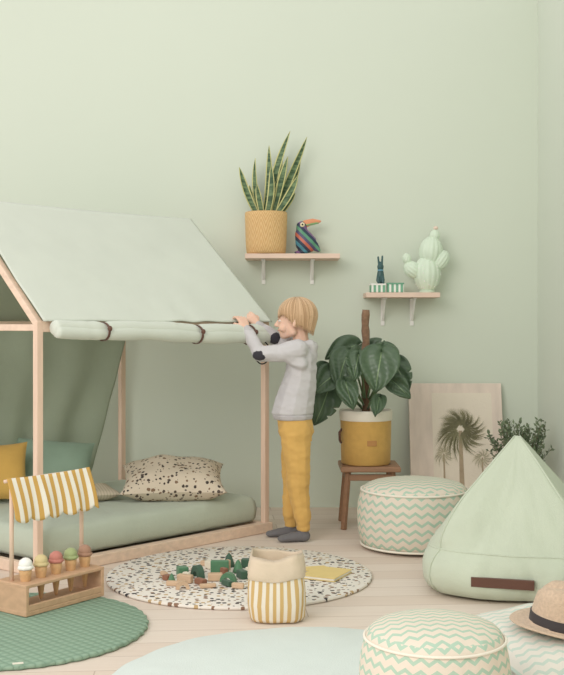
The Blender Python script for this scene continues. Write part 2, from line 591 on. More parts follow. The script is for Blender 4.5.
# ---------------------------------------------------------------- bean bag
m_bag = cloth('beanbag_canvas', (196, 204, 184), 0.03, 6, 350, 0.95, 0.4, 0.9)
BC = V((0.880, 4.08, 0))
bb = empty('teepee_bean_bag', tuple(BC))
pr = [(0.0001, 0.002), (0.30, 0.002), (0.345, 0.015), (0.368, 0.045), (0.374, 0.08), (0.368, 0.115), (0.352, 0.145), (0.338, 0.160), (0.330, 0.172)]
for i in range(1, 25):
    t = i / 24
    pr.append((0.330 * (1 - t) + 0.010 * t + 0.012 * math.sin(math.pi * t), 0.172 + 0.382 * t))
pr.append((0.0001, 0.556))
BR_ = Matrix.Rotation(math.radians(-16), 4, 'Z')
def bbshape(r, a, z):
    ca, sa = math.cos(a), math.sin(a)
    sq = 3.6 if z < 0.17 else 3.6 + 9 * min(1, (z - 0.17) / 0.15)
    rr = r / ((abs(ca) ** sq + abs(sa) ** sq) ** (1 / sq))
    face = abs(math.cos(2 * a))
    rr *= 1 - 0.05 * face * math.sin(math.pi * min(1, max(0, (z - 0.17) / 0.39)))
    k = 1 + 0.05 * noise.noise(V((ca * 2.2, sa * 2.2, z * 7))) + 0.025 * noise.noise(V((ca * 7, sa * 7, z * 9 + 3)))
    return V((rr * ca * k * 0.92, rr * sa * k * 0.90, z))
def bbfn(v, a, t):
    return bbshape(math.hypot(v.x, v.y), a, v.z)
lathe('body', pr, tuple(BC), m_bag, bb, 192, fn=bbfn, M=BR_)
for i, q in enumerate((0.25, 0.75, 1.25, 1.75)):
    tube('seam_%d' % (i + 1), [BC + BR_ @ bbshape(r_ * 1.004, q * math.pi, z_) for r_, z_ in pr[2:-1]], 0.0035, m_bag, bb, 6)
tube('belt_seam', [BC + BR_ @ bbshape(0.333, 2 * math.pi * j / 96, 0.166) for j in range(97)], 0.004, m_bag, bb, 6)
lc = BC + BR_ @ bbshape(0.372, -0.5 * math.pi - 0.08, 0.078)
box('leather_label', (lc.x, lc.y - 0.004, lc.z), (0.215, 0.014, 0.034), m_leather, bb, rz=math.radians(-16), bv=0.002)

pillow('mint_pillow', 0.28, 0.24, 0.13, cloth('mint_cloth', (204, 216, 204)), TRS((1.05, 3.47, 0.118), math.radians(24), 0, math.radians(-20)), seed=2)
m_zc = zigzag('zigzag_cushion', (222, 217, 206), (194, 208, 196), 0.034, 0.012, 30, 0.034)
fc = pillow('patterned_floor_cushion', 0.62, 0.58, 0.17, m_zc, TRS((0.84, 3.00, 0.090), 0, 0, math.radians(14)), seed=8, pinch=0.04)

hat = empty('straw_fedora', (0.745, 2.95, 0.18))
m_straw = cloth('straw', (200, 176, 152), 0.12, 120, 260, 0.8, 0.5)
HM = Matrix.Rotation(math.radians(4), 4, 'X') @ Matrix.Rotation(math.radians(5), 4, 'Y') @ Matrix.Rotation(math.radians(-30), 4, 'Z')
def hatfn(v, a, t):
    x, y, z = v.x * 1.08, v.y * 0.95, v.z
    if z > 0.05:
        z -= 0.028 * math.exp(-(y / 0.022) ** 2) * min(1, (z - 0.05) / 0.03)
        y *= 1 - 0.12 * max(0, x / 0.08)
    r = math.hypot(x, y)
    if r > 0.088 and z < 0.02:
        z += 0.014 * (abs(y) / 0.14) ** 2 - 0.006 * (x > 0) * (x / 0.14) ** 2
    return V((x, y, z))
HC = (0.752, 2.90, 0.166)
lathe('crown_and_brim', [(0.134, -0.002), (0.136, 0.0), (0.134, 0.003), (0.115, 0.003), (0.092, 0.004), (0.086, 0.012), (0.083, 0.04), (0.079, 0.075), (0.074, 0.095), (0.062, 0.108), (0.035, 0.112), (0.0001, 0.112)],
      HC, m_straw, hat, 72, fn=hatfn, M=HM)
lathe('band', [(0.0885, 0.008), (0.0872, 0.034), (0.082, 0.034)], HC, plain('hat_band', (62, 56, 56), 0.7), hat, 72, fn=lambda v, a, t: V((v.x * 1.08, v.y * 0.95, v.z)), M=HM)

# ---------------------------------------------------------------- striped paper-style bag
bag = empty('striped_storage_bag', (-0.018, 3.60, 0))
m_bs = stripes_uv('bag_stripes', (230, 222, 206), (204, 172, 116), 26, 0.5)
def bagfn(v, a, t):
    k = 1 + 0.07 * noise.noise(V((math.cos(a) * 2.5, math.sin(a) * 2.5, v.z * 14)))
    return V((v.x * k, v.y * k * 0.85, v.z + 0.008 * math.cos(2 * a + 0.6) * (v.z / 0.2) + 0.003 * math.sin(5 * a) * (v.z / 0.2)))
lathe('body', [(0.0001, 0.004), (0.085, 0.004), (0.092, 0.015), (0.095, 0.06), (0.093, 0.11), (0.088, 0.15), (0.086, 0.185)], (-0.018, 3.60, 0.001), m_bs, bag, 96, sq=3.6, fn=bagfn)
m_cuff = cloth('bag_lining', (216, 198, 174), 0.05, 12, 300, 0.95, 0.5, 0.9)
lathe('folded_cuff', [(0.0925, 0.142), (0.095, 0.148), (0.092, 0.170), (0.087, 0.200), (0.083, 0.218), (0.079, 0.210), (0.077, 0.17), (0.078, 0.03), (0.0001, 0.02)], (-0.018, 3.60, 0.001), m_cuff, bag, 96, sq=3.6, fn=bagfn)

# ---------------------------------------------------------------- toys on rug
toys = empty('toy_block_pile', (-0.28, 4.18, 0.013))
tg = plain('green_paint', (88, 130, 98), 0.5); tdg = plain('dark_green_paint', (66, 94, 76), 0.5)
tw = wood('block_wood', (208, 178, 148), 0.5); tb = plain('brown_paint', (140, 96, 74), 0.5); tcr = plain('cream_paint', (226, 216, 196), 0.5)
zb = 0.0135
TB = [(-0.36, 4.05, 'b', tw, .06, .025, .03), (-0.30, 4.02, 'b', tb, .05, .025, .022), (-0.38, 4.16, 'b', tg, .04, .04, .035), (-0.32, 4.14, 'a', tdg, .07, .025, .045), (-0.25, 4.08, 'b', tw, .055, .03, .028),
      (-0.20, 4.06, 'a', tg, .06, .025, .035), (-0.15, 4.12, 'b', tdg, .05, .03, .03), (-0.24, 4.20, 'b', tg, .07, .025, .05), (-0.17, 4.22, 'c', tg, .022, 0, .05), (-0.13, 4.30, 'b', tdg, .06, .03, .035),
      (-0.21, 4.32, 'c', tdg, .025, 0, .055), (-0.28, 4.28, 'b', tcr, .05, .03, .03), (-0.40, 4.00, 'b', tw, .05, .02, .018), (-0.12, 4.20, 'b', tcr, .04, .025, .025), (-0.20, 4.00, 'b', tdg, .05, .025, .02), (-0.43, 4.09, 'b', tb, .03, .03, .02),
      (-0.27, 3.97, 'b', tw, .06, .02, .015), (-0.33, 4.22, 'b', tw, .05, .025, .02), (-0.36, 3.95, 'a', tw, .05, .02, .03), (-0.16, 3.96, 'b', tw, .045, .02, .02), (-0.09, 4.06, 'b', tb, .035, .02, .02),
      (-0.45, 4.16, 'b', tw, .04, .02, .016), (-0.10, 4.13, 'a', tw, .045, .02, .025), (-0.30, 4.33, 'b', tw, .05, .02, .02), (-0.22, 4.14, 'b', tb, .03, .02, .035), (-0.36, 4.11, 'b', tcr, .03, .02, .025), (-0.41, 4.05, 'c', tg, .016, 0, .035),
      (-0.22, 4.25, 'b', tw, .04, .02, .04), (-0.06, 4.25, 'b', tw, .04, .018, .016)]
for i, (x, y, k, m, a, b_, h) in enumerate(TB):
    rz = R.uniform(-1.2, 1.2)
    if k == 'b':
        box('block_%d' % i, (x, y, zb + h / 2), (a, b_, h), m, toys, rz=rz, bv=0.004)
    elif k == 'c':
        lathe('tree_%d' % i, [(0.0001, 0), (a, 0), (a * 0.8, h * 0.3), (a * 0.4, h * 0.8), (0.0001, h)], (x, y, zb), m, toys, 16)
    else:
        vs, fs = [], []
        n = 12
        for j in range(n + 1):
            t = math.pi * j / n
            for rr in (a / 2, a / 4):
                for yy in (-b_ / 2, b_ / 2):
                    p = Matrix.Rotation(rz, 3, 'Z') @ V((rr * math.cos(t), yy, rr * math.sin(t) * (2 * h / a)))
                    vs.append(p + V((x, y, zb)))
        for j in range(n):
            q = j * 4; w = q + 4
            fs += [(q, q + 1, w + 1, w), (q + 2, w + 2, w + 3, q + 3), (q, w, w + 2, q + 2), (q + 1, q + 3, w + 3, w + 1)]
        fs += [(0, 2, 3, 1), (n * 4, n * 4 + 1, n * 4 + 3, n * 4 + 2)]
        mk('arch_%d' % i, vs, fs, m, toys, origin=(x, y, zb), smooth=False)
bk = empty('yellow_picture_book', (0.17, 4.16, 0.013))
my = plain('yellow_card', (222, 196, 124), 0.6)
box('pages', (0.17, 4.16, 0.0205), (0.135, 0.17, 0.008), plain('paper', (236, 230, 214)), bk, rz=-0.45, bv=0.001)
box('cover', (0.17, 4.16, 0.0262), (0.14, 0.175, 0.0025), my, bk, rz=-0.45, bv=0.001)
box('back_cover', (0.17, 4.16, 0.015), (0.14, 0.175, 0.0025), my, bk, rz=-0.45, bv=0.001)
box('loose_card', (0.13, 4.28, 0.0150), (0.10, 0.07, 0.002), my, bk, rz=0.3, bv=0)

# ---------------------------------------------------------------- toy ice-cream stand
st = empty('toy_ice_cream_stand', (-0.78, 3.75, 0.015))
dl = V((0.59, 0.807, 0)); ds = V((-0.807, 0.59, 0)); A0 = V((-0.835, 3.555, 0)); th = math.atan2(dl.y, dl.x)
Z0 = 0.0155
def sp(a, b, z): return A0 + dl * a + ds * b + V((0, 0, z))
box('base_plank', sp(0.177, 0.075, Z0 + 0.008), (0.355, 0.15, 0.016), m_woodstand, st, rz=th)
box('top_plank', sp(0.177, 0.075, Z0 + 0.098), (0.355, 0.15, 0.012), m_woodstand, st, rz=th)
box('end_1', sp(0.007, 0.075, Z0 + 0.052), (0.014, 0.15, 0.085), m_woodstand, st, rz=th)
box('end_2', sp(0.347, 0.075, Z0 + 0.052), (0.014, 0.15, 0.085), m_woodstand, st, rz=th)
box('front_lip', sp(0.177, 0.005, Z0 + 0.026), (0.33, 0.01, 0.022), m_woodstand, st, rz=th)
for i, a in enumerate((0.02, 0.335)):
    tube('upright_%d' % (i + 1), [sp(a, 0.095, Z0 + 0.1), sp(a, 0.095, 0.455)], 0.0075, m_woodpale, st, 12)
tube('awning_bar', [sp(-0.01, 0.095, 0.452), sp(0.365, 0.095, 0.452)], 0.006, m_woodpale, st, 12)
m_aw = stripes_uv('awning_stripes', (236, 230, 216), (206, 164, 92), 10.5, 0.5)
def awn(s, t):
    sc_l = abs(math.sin(math.pi * s * 5.25)) ** 0.6
    dz = t * (0.128 + 0.018 * sc_l)
    off = 0.085 - 0.045 * math.sin(t * 1.3) - 0.006 * math.sin(s * 20) * t
    return sp(-0.008 + 0.371 * s, off, 0.462 - dz - 0.004 * math.sin(s * math.pi))
grid('striped_awning', awn, 84, 14, m_aw, st, th=0.003)
m_cone = cloth('wafer', (206, 166, 120), 0.1, 60, 150, 0.8, 0.4)
sc_cols = [(240, 238, 232), (208, 190, 142), (192, 126, 114), (160, 172, 122), (168, 130, 108)]
for i in range(5):
    c = sp(0.045 + i * 0.067, 0.055, 0)
    z = Z0
    lathe('cone_%d' % (i + 1), [(0.0001, 0.028), (0.006, 0.034), (0.020, 0.128), (0.021, 0.140), (0.017, 0.142), (0.0001, 0.140)], (c.x, c.y, z), m_cone, st, 20)
    vs, fs = ball((c.x, c.y, z + 0.160), (0.0235, 0.0235, 0.022))
    mk('scoop_%d' % (i + 1), vs, fs, plain('scoop_paint_%d' % i, sc_cols[i], 0.7), st, origin=(c.x, c.y, z + 0.160))
    lathe('scoop_skirt_%d' % (i + 1), [(0.0001, 0.142), (0.022, 0.142), (0.0265, 0.147), (0.025, 0.153), (0.015, 0.16)], (c.x, c.y, z), plain('skirt_paint_%d' % i, sc_cols[i], 0.7), st, 24, fn=lambda v, a, t: V((v.x * (1 + 0.05 * math.sin(7 * a)), v.y * (1 + 0.05 * math.sin(7 * a)), v.z)))

# ---------------------------------------------------------------- shelves
def shelf(name, x0, x1, zt, bx, drop):
    e = empty(name, ((x0 + x1) / 2, 5.695, zt))
    box('board', ((x0 + x1) / 2, 5.695, zt - 0.0125), (x1 - x0, 0.208, 0.025), m_shelf, e, bv=0.002)
    for i, x in enumerate(bx):
        box('bracket_wall_%d' % i, (x, 5.795, zt - 0.025 - drop / 2), (0.020, 0.008, drop), m_white, e, bv=0.001)
        box('bracket_arm_%d' % i, (x, 5.72, zt - 0.029), (0.020, 0.15, 0.007), m_white, e, bv=0.001)
        beam('bracket_brace_%d' % i, (x, 5.79, zt - 0.02 - drop * 0.85), (x, 5.67, zt - 0.034), 0.012, 0.006, m_white, e, bv=0.001)
    return e
shelf('wall_shelf', -0.19, 0.298, 1.337, (-0.098, 0.160), 0.125)
shelf('wall_shelf', 0.432, 0.812, 1.137, (0.535, 0.690), 0.145)

# snake plant
sp1 = empty('potted_snake_plant', (-0.083, 5.685, 1.338))
def weave():
    m, nt, b = newmat('woven_basket', 0.8)
    t = nt.nodes.new('ShaderNodeTexCoord')
    s = nt.nodes.new('ShaderNodeSeparateXYZ'); nt.links.new(t.outputs['UV'], s.inputs[0])
    zz = MA(nt, 'PINGPONG', MA(nt, 'MULTIPLY', s.outputs[0], 14.0), 0.5)
    f = MA(nt, 'PINGPONG', MA(nt, 'MULTIPLY', MA(nt, 'MULTIPLY_ADD', zz, 0.35, s.outputs[1]), 12.0), 0.5)
    f = MA(nt, 'MULTIPLY', f, 2.0)
    nt.links.new(MIX(nt, f, lin((208, 164, 108)), lin((234, 200, 148))), b.inputs['Base Color'])
    bump(nt, b, f, 0.5, 0.005)
    return m
m_weave = weave()
lathe('basket', [(0.0001, 0.0), (0.094, 0.0), (0.102, 0.008), (0.105, 0.04), (0.107, 0.08), (0.108, 0.12), (0.109, 0.16), (0.110, 0.19), (0.110, 0.213), (0.108, 0.219), (0.102, 0.217), (0.099, 0.19)], (-0.083, 5.685, 1.338), m_weave, sp1, 64)
m_soil = cloth('soil', (70, 52, 40), 0.2, 60, 90)
lathe('soil', [(0.099, 0.19), (0.05, 0.195), (0.0001, 0.197)], (-0.083, 5.685, 1.338), m_soil, sp1, 32)
def snakemat():
    m, nt, b = newmat('snake_leaf', 0.45)
    t = nt.nodes.new('ShaderNodeTexCoord').outputs['Object']
    mp = nt.nodes.new('ShaderNodeMapping'); mp.inputs['Scale'].default_value = (12, 12, 60); nt.links.new(t, mp.inputs[0])
    f = noise_f(nt, mp.outputs[0], 1.2, 3)
    r = nt.nodes.new('ShaderNodeValToRGB'); nt.links.new(f, r.inputs[0])
    r.color_ramp.elements[0].position = 0.4; r.color_ramp.elements[0].color = lin((66, 90, 66))
    r.color_ramp.elements[1].position = 0.62; r.color_ramp.elements[1].color = lin((118, 140, 102))
    nt.links.new(r.outputs[0], b.inputs['Base Color'])
    return m
m_sn = snakemat(); m_sny = plain('snake_leaf_edge', (204, 200, 138), 0.5)
def snake_leaf(i, base, tip, w, bow):
    base, tip = V(base), V(tip)
    d = tip - base; n = 20
    ang = R.uniform(-0.5, 0.5)
    vs, fs, fm = [], [], []
    dn = d.normalized()
    side = (V((math.cos(ang), math.sin(ang), 0)))
    side = (side - dn * side.dot(dn)).normalized(); nor = side.cross(dn)
    for j in range(n + 1):
        t = j / n
        c = base + d * t + V((bow, 0, 0)) * math.sin(math.pi * t) * 1.0
        ww = w * (0.6 + 0.8 * t) * (1 - t ** 2.8) ** 0.9 if t < 1 else 0.0005
        ww = max(ww, 0.0006)
        tw = Matrix.Rotation(0.5 * t * (1 if i % 2 else -1), 3, dn)
        sd_ = tw @ side; nn = tw @ nor
        for q in (-1, -0.76, -0.4, 0, 0.4, 0.76, 1):
            vs.append(c + sd_ * ww / 2 * q + nn * (0.22 * ww * q * q))
    for j in range(n):
        for q in range(6):
            a = j * 7 + q
            fs.append((a, a + 1, a + 8, a + 7)); fm.append(1 if q in (0, 5) else 0)
    solid(mk('leaf_%d' % i, vs, fs, [m_sn, m_sny], sp1, origin=tuple(base), fm=fm), 0.003)
LV = [(-0.07, -0.03, 0.042, -0.02, 1.978, 0.044, -0.02), (-0.05, 0.01, 0.130, 0.0, 1.950, 0.046, 0.0), (-0.09, 0.0, -0.068, 0.02, 1.91, 0.044, 0.012), (-0.12, -0.02, -0.222, -0.03, 1.79, 0.042, -0.012),
      (-0.11, 0.03, -0.14, 0.03, 1.845, 0.042, -0.012), (-0.04, -0.04, 0.082, -0.05, 1.74, 0.044, 0.01), (-0.08, -0.05, -0.055, -0.06, 1.80, 0.046, 0.015), (-0.03, 0.03, 0.10, 0.04, 1.86, 0.042, 0.01),
      (-0.10, -0.05, -0.13, -0.06, 1.70, 0.038, 0.0), (-0.06, 0.04, 0.0, 0.05, 1.88, 0.044, 0.0), (-0.055, -0.02, 0.03, -0.06, 1.84, 0.044, 0.0), (-0.03, 0.0, 0.07, 0.0, 1.66, 0.036, 0.0),
      (-0.08, -0.02, -0.02, -0.04, 1.73, 0.042, 0.0), (-0.12, 0.0, -0.17, 0.0, 1.70, 0.034, -0.01)]
for i, (bx, by, tx, ty, tz, w, bw) in enumerate(LV):
    snake_leaf(i, (bx, 5.685 + by * 0.7, 1.525), (tx, 5.685 + ty, tz), w, bw)

# toucan
tcn = empty('painted_toucan_figurine', (0.125, 5.68, 1.338))
def rainbow():
    m, nt, b = newmat('toucan_paint', 0.35)
    t = nt.nodes.new('ShaderNodeTexCoord')
    s = nt.nodes.new('ShaderNodeSeparateXYZ'); nt.links.new(t.outputs['Object'], s.inputs[0])
    f = MA(nt, 'ADD', MA(nt, 'MULTIPLY', s.outputs[0], 6.0), MA(nt, 'MULTIPLY', s.outputs[2], 6.0))
    f = MA(nt, 'FRACT', MA(nt, 'ADD', f, 1.1))
    r = nt.nodes.new('ShaderNodeValToRGB'); r.color_ramp.interpolation = 'CONSTANT'; nt.links.new(f, r.inputs[0])
    e = r.color_ramp.elements
    cs = [(54, 62, 78), (80, 136, 152), (58, 68, 84), (186, 104, 84), (84, 84, 112), (96, 150, 120), (60, 70, 90), (132, 100, 140)]
    e[0].color = lin(cs[0]); e[1].position = 1 / 8; e[1].color = lin(cs[1])
    for i in range(2, 8):
        x = e.new(i / 8); x.color = lin(cs[i])
    nt.links.new(r.outputs[0], b.inputs['Base Color'])
    return m
m_rb = rainbow()
tp = lambda x, y, z: (0.120 + x, 5.68 + y, 1.338 + z)
blend('body', [hull((tp(0.005, 0, 0.060), (0.058, 0.038, 0.055)), (tp(-0.014, 0, 0.105), (0.040, 0.03, 0.035))), hull((tp(-0.016, 0, 0.1), 0.032), (tp(-0.018, 0, 0.145), 0.029)),
               hull((tp(0.04, 0, 0.05), (0.03, 0.018, 0.025)), (tp(0.070, 0, 0.020), (0.013, 0.012, 0.009))), hull((tp(-0.02, 0, 0.01), (0.038, 0.026, 0.01)), (tp(0.01, 0, 0.02), (0.034, 0.026, 0.01)))],
      0.004, 3, m_rb, tcn, tp(0, 0, 0))
blend('beak', [hull((tp(0.0, 0, 0.158), (0.018, 0.014, 0.022)), (tp(0.04, 0, 0.172), (0.022, 0.011, 0.015))), hull((tp(0.04, 0, 0.172), (0.022, 0.011, 0.015)), (tp(0.078, 0, 0.172), 0.007))],
      0.003, 3, plain('beak_orange', (222, 150, 112), 0.35), tcn, tp(0, 0, 0))
blend('beak_stripe', [hull((tp(0.005, 0, 0.152), (0.016, 0.0155, 0.007)), (tp(0.060, 0, 0.163), (0.014, 0.011, 0.005)))], 0.003, 2, plain('beak_green', (130, 170, 116), 0.35), tcn, tp(0, 0, 0))
mk('cheek', *ball(tp(-0.014, -0.026, 0.152), (0.013, 0.008, 0.013)), plain('cheek_cream', (236, 224, 190), 0.4), tcn, origin=tp(-0.014, -0.026, 0.152))
mk('eye', *ball(tp(-0.014, -0.033, 0.153), 0.005), m_black, tcn, origin=tp(-0.014, -0.033, 0.153))

# cactus lamp
cl = empty('cactus_lamp', (0.757, 5.69, 1.138))
m_cac = plain('cactus_porcelain', (214, 228, 208), 0.45)
def pod(name, c, r, h, M=None, flat=1.0):
    prof = [(0.0001, 0.0)] + [(r * math.sin(math.pi * t) ** 0.5 * (0.94 + 0.06 * t), h * t) for t in [i / 22 for i in range(1, 22)]] + [(0.0001, h)]
    def fn(v, a, t):
        k = 1 - 0.05 * abs(math.cos(a * 7)) ** 3
        return V((v.x * k, v.y * k * flat, v.z))
    return lathe(name, prof, c, m_cac, cl, 112, fn=fn, M=M)
pod('trunk', (0.757, 5.69, 1.136), 0.074, 0.20)
pod('trunk_upper', (0.768, 5.69, 1.27), 0.064, 0.165, Matrix.Rotation(math.radians(6), 4, 'Y'))
pod('arm_left', (0.722, 5.68, 1.225), 0.044, 0.105, Matrix.Rotation(math.radians(-52), 4, 'Y'))
pod('arm_right', (0.795, 5.68, 1.26), 0.044, 0.115, Matrix.Rotation(math.radians(34), 4, 'Y'))
pod('arm_left_up', (0.655, 5.68, 1.285), 0.024, 0.06, Matrix.Rotation(math.radians(-10), 4, 'Y'))
pod('pup_top', (0.790, 5.685, 1.40), 0.028, 0.07, Matrix.Rotation(math.radians(10), 4, 'Y'))
parts = []
for i in range(60):
    a = R.uniform(0, 2 * math.pi); t = R.uniform(0.1, 0.9)
    r = 0.072 * math.sin(math.pi * t) ** 0.5
    parts.append(ball((0.757 + r * math.cos(a), 5.69 + r * math.sin(a), 1.136 + 0.20 * t), 0.0028))
mk('spines', *merge(parts), m_white, cl, origin=(0.757, 5.69, 1.13))
mk('bloom', *ball((0.802, 5.685, 1.476), (0.013, 0.013, 0.010)), plain('bloom_pink', (228, 206, 190)), cl, origin=(0.802, 5.685, 1.476))
lathe('foot', [(0.0001, 0), (0.04, 0), (0.04, 0.012), (0.0001, 0.012)], (0.757, 5.69, 1.138), m_cac, cl, 32)

bx = empty('gift_boxes', (0.53, 5.67, 1.138))
def boxstripe():
    m, nt, b = newmat('box_print', 0.6)
    t = nt.nodes.new('ShaderNodeTexCoord')
    s = nt.nodes.new('ShaderNodeSeparateXYZ'); nt.links.new(t.outputs['Object'], s.inputs[0])
    f = MA(nt, 'LESS_THAN', MA(nt, 'FRACT', MA(nt, 'MULTIPLY', MA(nt, 'ADD', s.outputs[0], 1.0), 42.0)), 0.55)
    nt.links.new(MIX(nt, f, lin((232, 234, 226)), lin((118, 170, 142))), b.inputs['Base Color'])
    return m
m_bx = boxstripe()
m_bxg = plain('box_green', (112, 164, 136), 0.6)
box('box_a', (0.497, 5.67, 1.158), (0.075, 0.07, 0.038), m_bx, bx, rz=0.06)
box('box_lid_a', (0.497, 5.67, 1.180), (0.080, 0.075, 0.008), m_white, bx, rz=0.06)
box('box_b', (0.590, 5.68, 1.160), (0.085, 0.07, 0.042), m_bx, bx, rz=-0.05)
box('box_lid_b', (0.590, 5.68, 1.185), (0.090, 0.075, 0.008), m_bxg, bx, rz=-0.05)
fg = empty('seated_rabbit_figurine', (0.520, 5.67, 1.190))
m_fg = plain('dark_teal_glaze', (62, 92, 92), 0.25)
q = lambda x, y, z: (0.512 + x, 5.67 + y, 1.185 + z)
blend('body', [hull((q(0, 0, 0.018), (0.024, 0.02, 0.018)), (q(0, 0, 0.055), (0.018, 0.015, 0.02))), hull((q(0, 0, 0.06), 0.012), (q(0, -0.002, 0.088), (0.018, 0.016, 0.018))),
               hull((q(-0.008, 0, 0.1), 0.006), (q(-0.012, 0, 0.138), 0.0055)), hull((q(0.008, 0, 0.1), 0.006), (q(0.010, 0, 0.142), 0.0055)),
               hull((q(-0.012, -0.018, 0.03), 0.008), (q(-0.012, -0.022, 0.006), 0.008)), hull((q(0.012, -0.018, 0.03), 0.008), (q(0.012, -0.022, 0.006), 0.008))], 0.003, 2, m_fg, fg, q(0, 0, 0))
mk('scarf', *ball(q(0, -0.001, 0.07), (0.017, 0.016, 0.006)), plain('scarf_blue', (120, 168, 190)), fg, origin=q(0, 0, 0.07))

# ---------------------------------------------------------------- stool, monstera
stl = empty('wooden_stool', (0.42, 5.28, 0))
box('seat', (0.42, 5.28, 0.286), (0.285, 0.27, 0.026), m_woodstool, stl, bv=0.006)
for i, (sx, sy) in enumerate(((-1, -1), (1, -1), (-1, 1), (1, 1))):
    beam('leg_%d' % (i + 1), (0.42 + sx * 0.105, 5.28 + sy * 0.095, 0.274), (0.42 + sx * 0.128, 5.28 + sy * 0.115, 0.0), 0.022, 0.022, m_woodstool, stl)
for sx in (-1, 1):
    beam('side_bar_%d' % (sx + 2), (0.42 + sx * 0.11, 5.18, 0.24), (0.42 + sx * 0.11, 5.38, 0.24), 0.015, 0.03, m_woodstool, stl)
beam('front_bar', (0.31, 5.182, 0.245), (0.53, 5.182, 0.245), 0.015, 0.03, m_woodstool, stl)
mon = empty('potted_monstera', (0.405, 5.27, 0.30))
m_pot = cloth('mustard_felt', (200, 160, 90), 0.06, 30, 200)
cp = (0.405, 5.27, 0.300)
lathe('felt_planter', [(0.0001, 0.0), (0.112, 0.0), (0.119, 0.008), (0.121, 0.10), (0.123, 0.218)], cp, m_pot, mon, 64)
lathe('planter_cuff', [(0.124, 0.212), (0.127, 0.218), (0.128, 0.255), (0.125, 0.262), (0.118, 0.258), (0.116, 0.23)], cp, m_cream, mon, 64)
lathe('soil', [(0.117, 0.23), (0.06, 0.235), (0.0001, 0.236)], cp, m_soil, mon, 32)
box('label_patch', (0.425, 5.148, 0.41), (0.045, 0.004, 0.026), plain('tan_label', (178, 130, 78)), mon, bv=0.001)
tube('handle', [(0.287, 5.24, 0.47), (0.275, 5.22, 0.455), (0.276, 5.22, 0.42), (0.283, 5.235, 0.405)], 0.006, m_leather, mon, 8)
m_pole = cloth('coir_pole', (134, 106, 84), 0.2, 70, 130, 0.95, 0.9)
prs = [(0.405 + 0.002 * math.sin(i), 5.28, 0.53 + i * 0.0257) for i in range(21)]
tube('moss_pole', prs, [0.019 + 0.002 * math.sin(i * 2.1) for i in range(21)], m_pole, mon, 14)
def leafmat():
    m, nt, b = newmat('monstera_leaf', 0.36)
    b.inputs['Specular IOR Level'].default_value = 0.5
    t = nt.nodes.new('ShaderNodeTexCoord')
    s = nt.nodes.new('ShaderNodeSeparateXYZ'); nt.links.new(t.outputs['UV'], s.inputs[0])
    c = MA(nt, 'ABSOLUTE', MA(nt, 'SUBTRACT', s.outputs[1], 0.5))
    vein = MA(nt, 'LESS_THAN', c, 0.016)
    f = noise_f(nt, t.outputs['Object'], 14)
    base = MIX(nt, f, lin((60, 80, 60)), lin((92, 114, 84)))
    nt.links.new(MIX(nt, vein, base, lin((126, 148, 108))), b.inputs['Base Color'])
    lines = MA(nt, 'PINGPONG', MA(nt, 'MULTIPLY', MA(nt, 'SUBTRACT', s.outputs[0], MA(nt, 'MULTIPLY', c, 0.5)), 9.0), 0.5)
    bump(nt, b, lines, 0.25, 0.008)
    return m
m_lf = leafmat()
m_stem = plain('leaf_stem', (108, 132, 92), 0.5)
def mleaf(i, base, tip, wr=0.9, notch=0.0):
    base, tip = V(base), V(tip)
    d = tip - base; L = d.length; d.normalize()
    n0 = V((R.uniform(-0.5, 0.5), -1.0, R.uniform(0.1, 0.9)))
    n0 = (n0 - d * n0.dot(d)).normalized()
    sd_ = d.cross(n0).normalized()
    nr = 44; cols = 8
    vs, fs, uv = [], [], []
    ph = R.uniform(0, 1)
    for j in range(nr + 1):
        t = j / nr
        w = math.sin(math.pi * min(1, t ** 0.60)) ** 0.75 if t < 1 else 0
        w = L * wr * 0.5 * w + 0.0004
        back = -0.16 * L * (1 - t) ** 3
        for q in range(-cols, cols + 1):
            s = q / cols
            nt_ = 0
            if 0.35 < t < 0.85 and notch:
                pz = ((t * 4.2 + ph + (0.15 if s > 0 else 0)) % 1)
                nt_ = notch * max(0, 1 - abs(pz - 0.5) / 0.14)
            ss = s * (1 - nt_ * abs(s))
            lx = L * t + back * abs(s) * 1.6
            p = base + d * lx + sd_ * (w * ss) + n0 * (0.10 * L * abs(ss) ** 1.5 * (w / (0.5 * L)) - 0.24 * L * t * t + 0.006 * math.sin(s * 7 + t * 7 + ph * 6))
            vs.append(p); uv.append((t, 0.5 + s / 2))
    W = 2 * cols + 1
    for j in range(nr):
        for q in range(W - 1):
            a = j * W + q
            fs.append((a, a + 1, a + W + 1, a + W))
    solid(mk('leaf_%d' % i, vs, fs, m_lf, mon, origin=tuple(base), uvs=uv), 0.0015)
    s0 = V((0.405 + (base.x - 0.405) * 0.12, 5.27 + (base.y - 5.27) * 0.2, min(base.z - 0.05, 0.56 + 0.25 * max(0, base.z - 0.6))))
    mid = s0.lerp(base, 0.55) + V((0, 0, 0.05))
    pts = []
    for k in range(9):
        t = k / 8
        pts.append(s0 * (1 - t) ** 2 + mid * 2 * t * (1 - t) + base * t * t)
    tube('stem_%d' % i, pts, [0.005 - 0.002 * k / 8 for k in range(9)], m_stem, mon, 8)
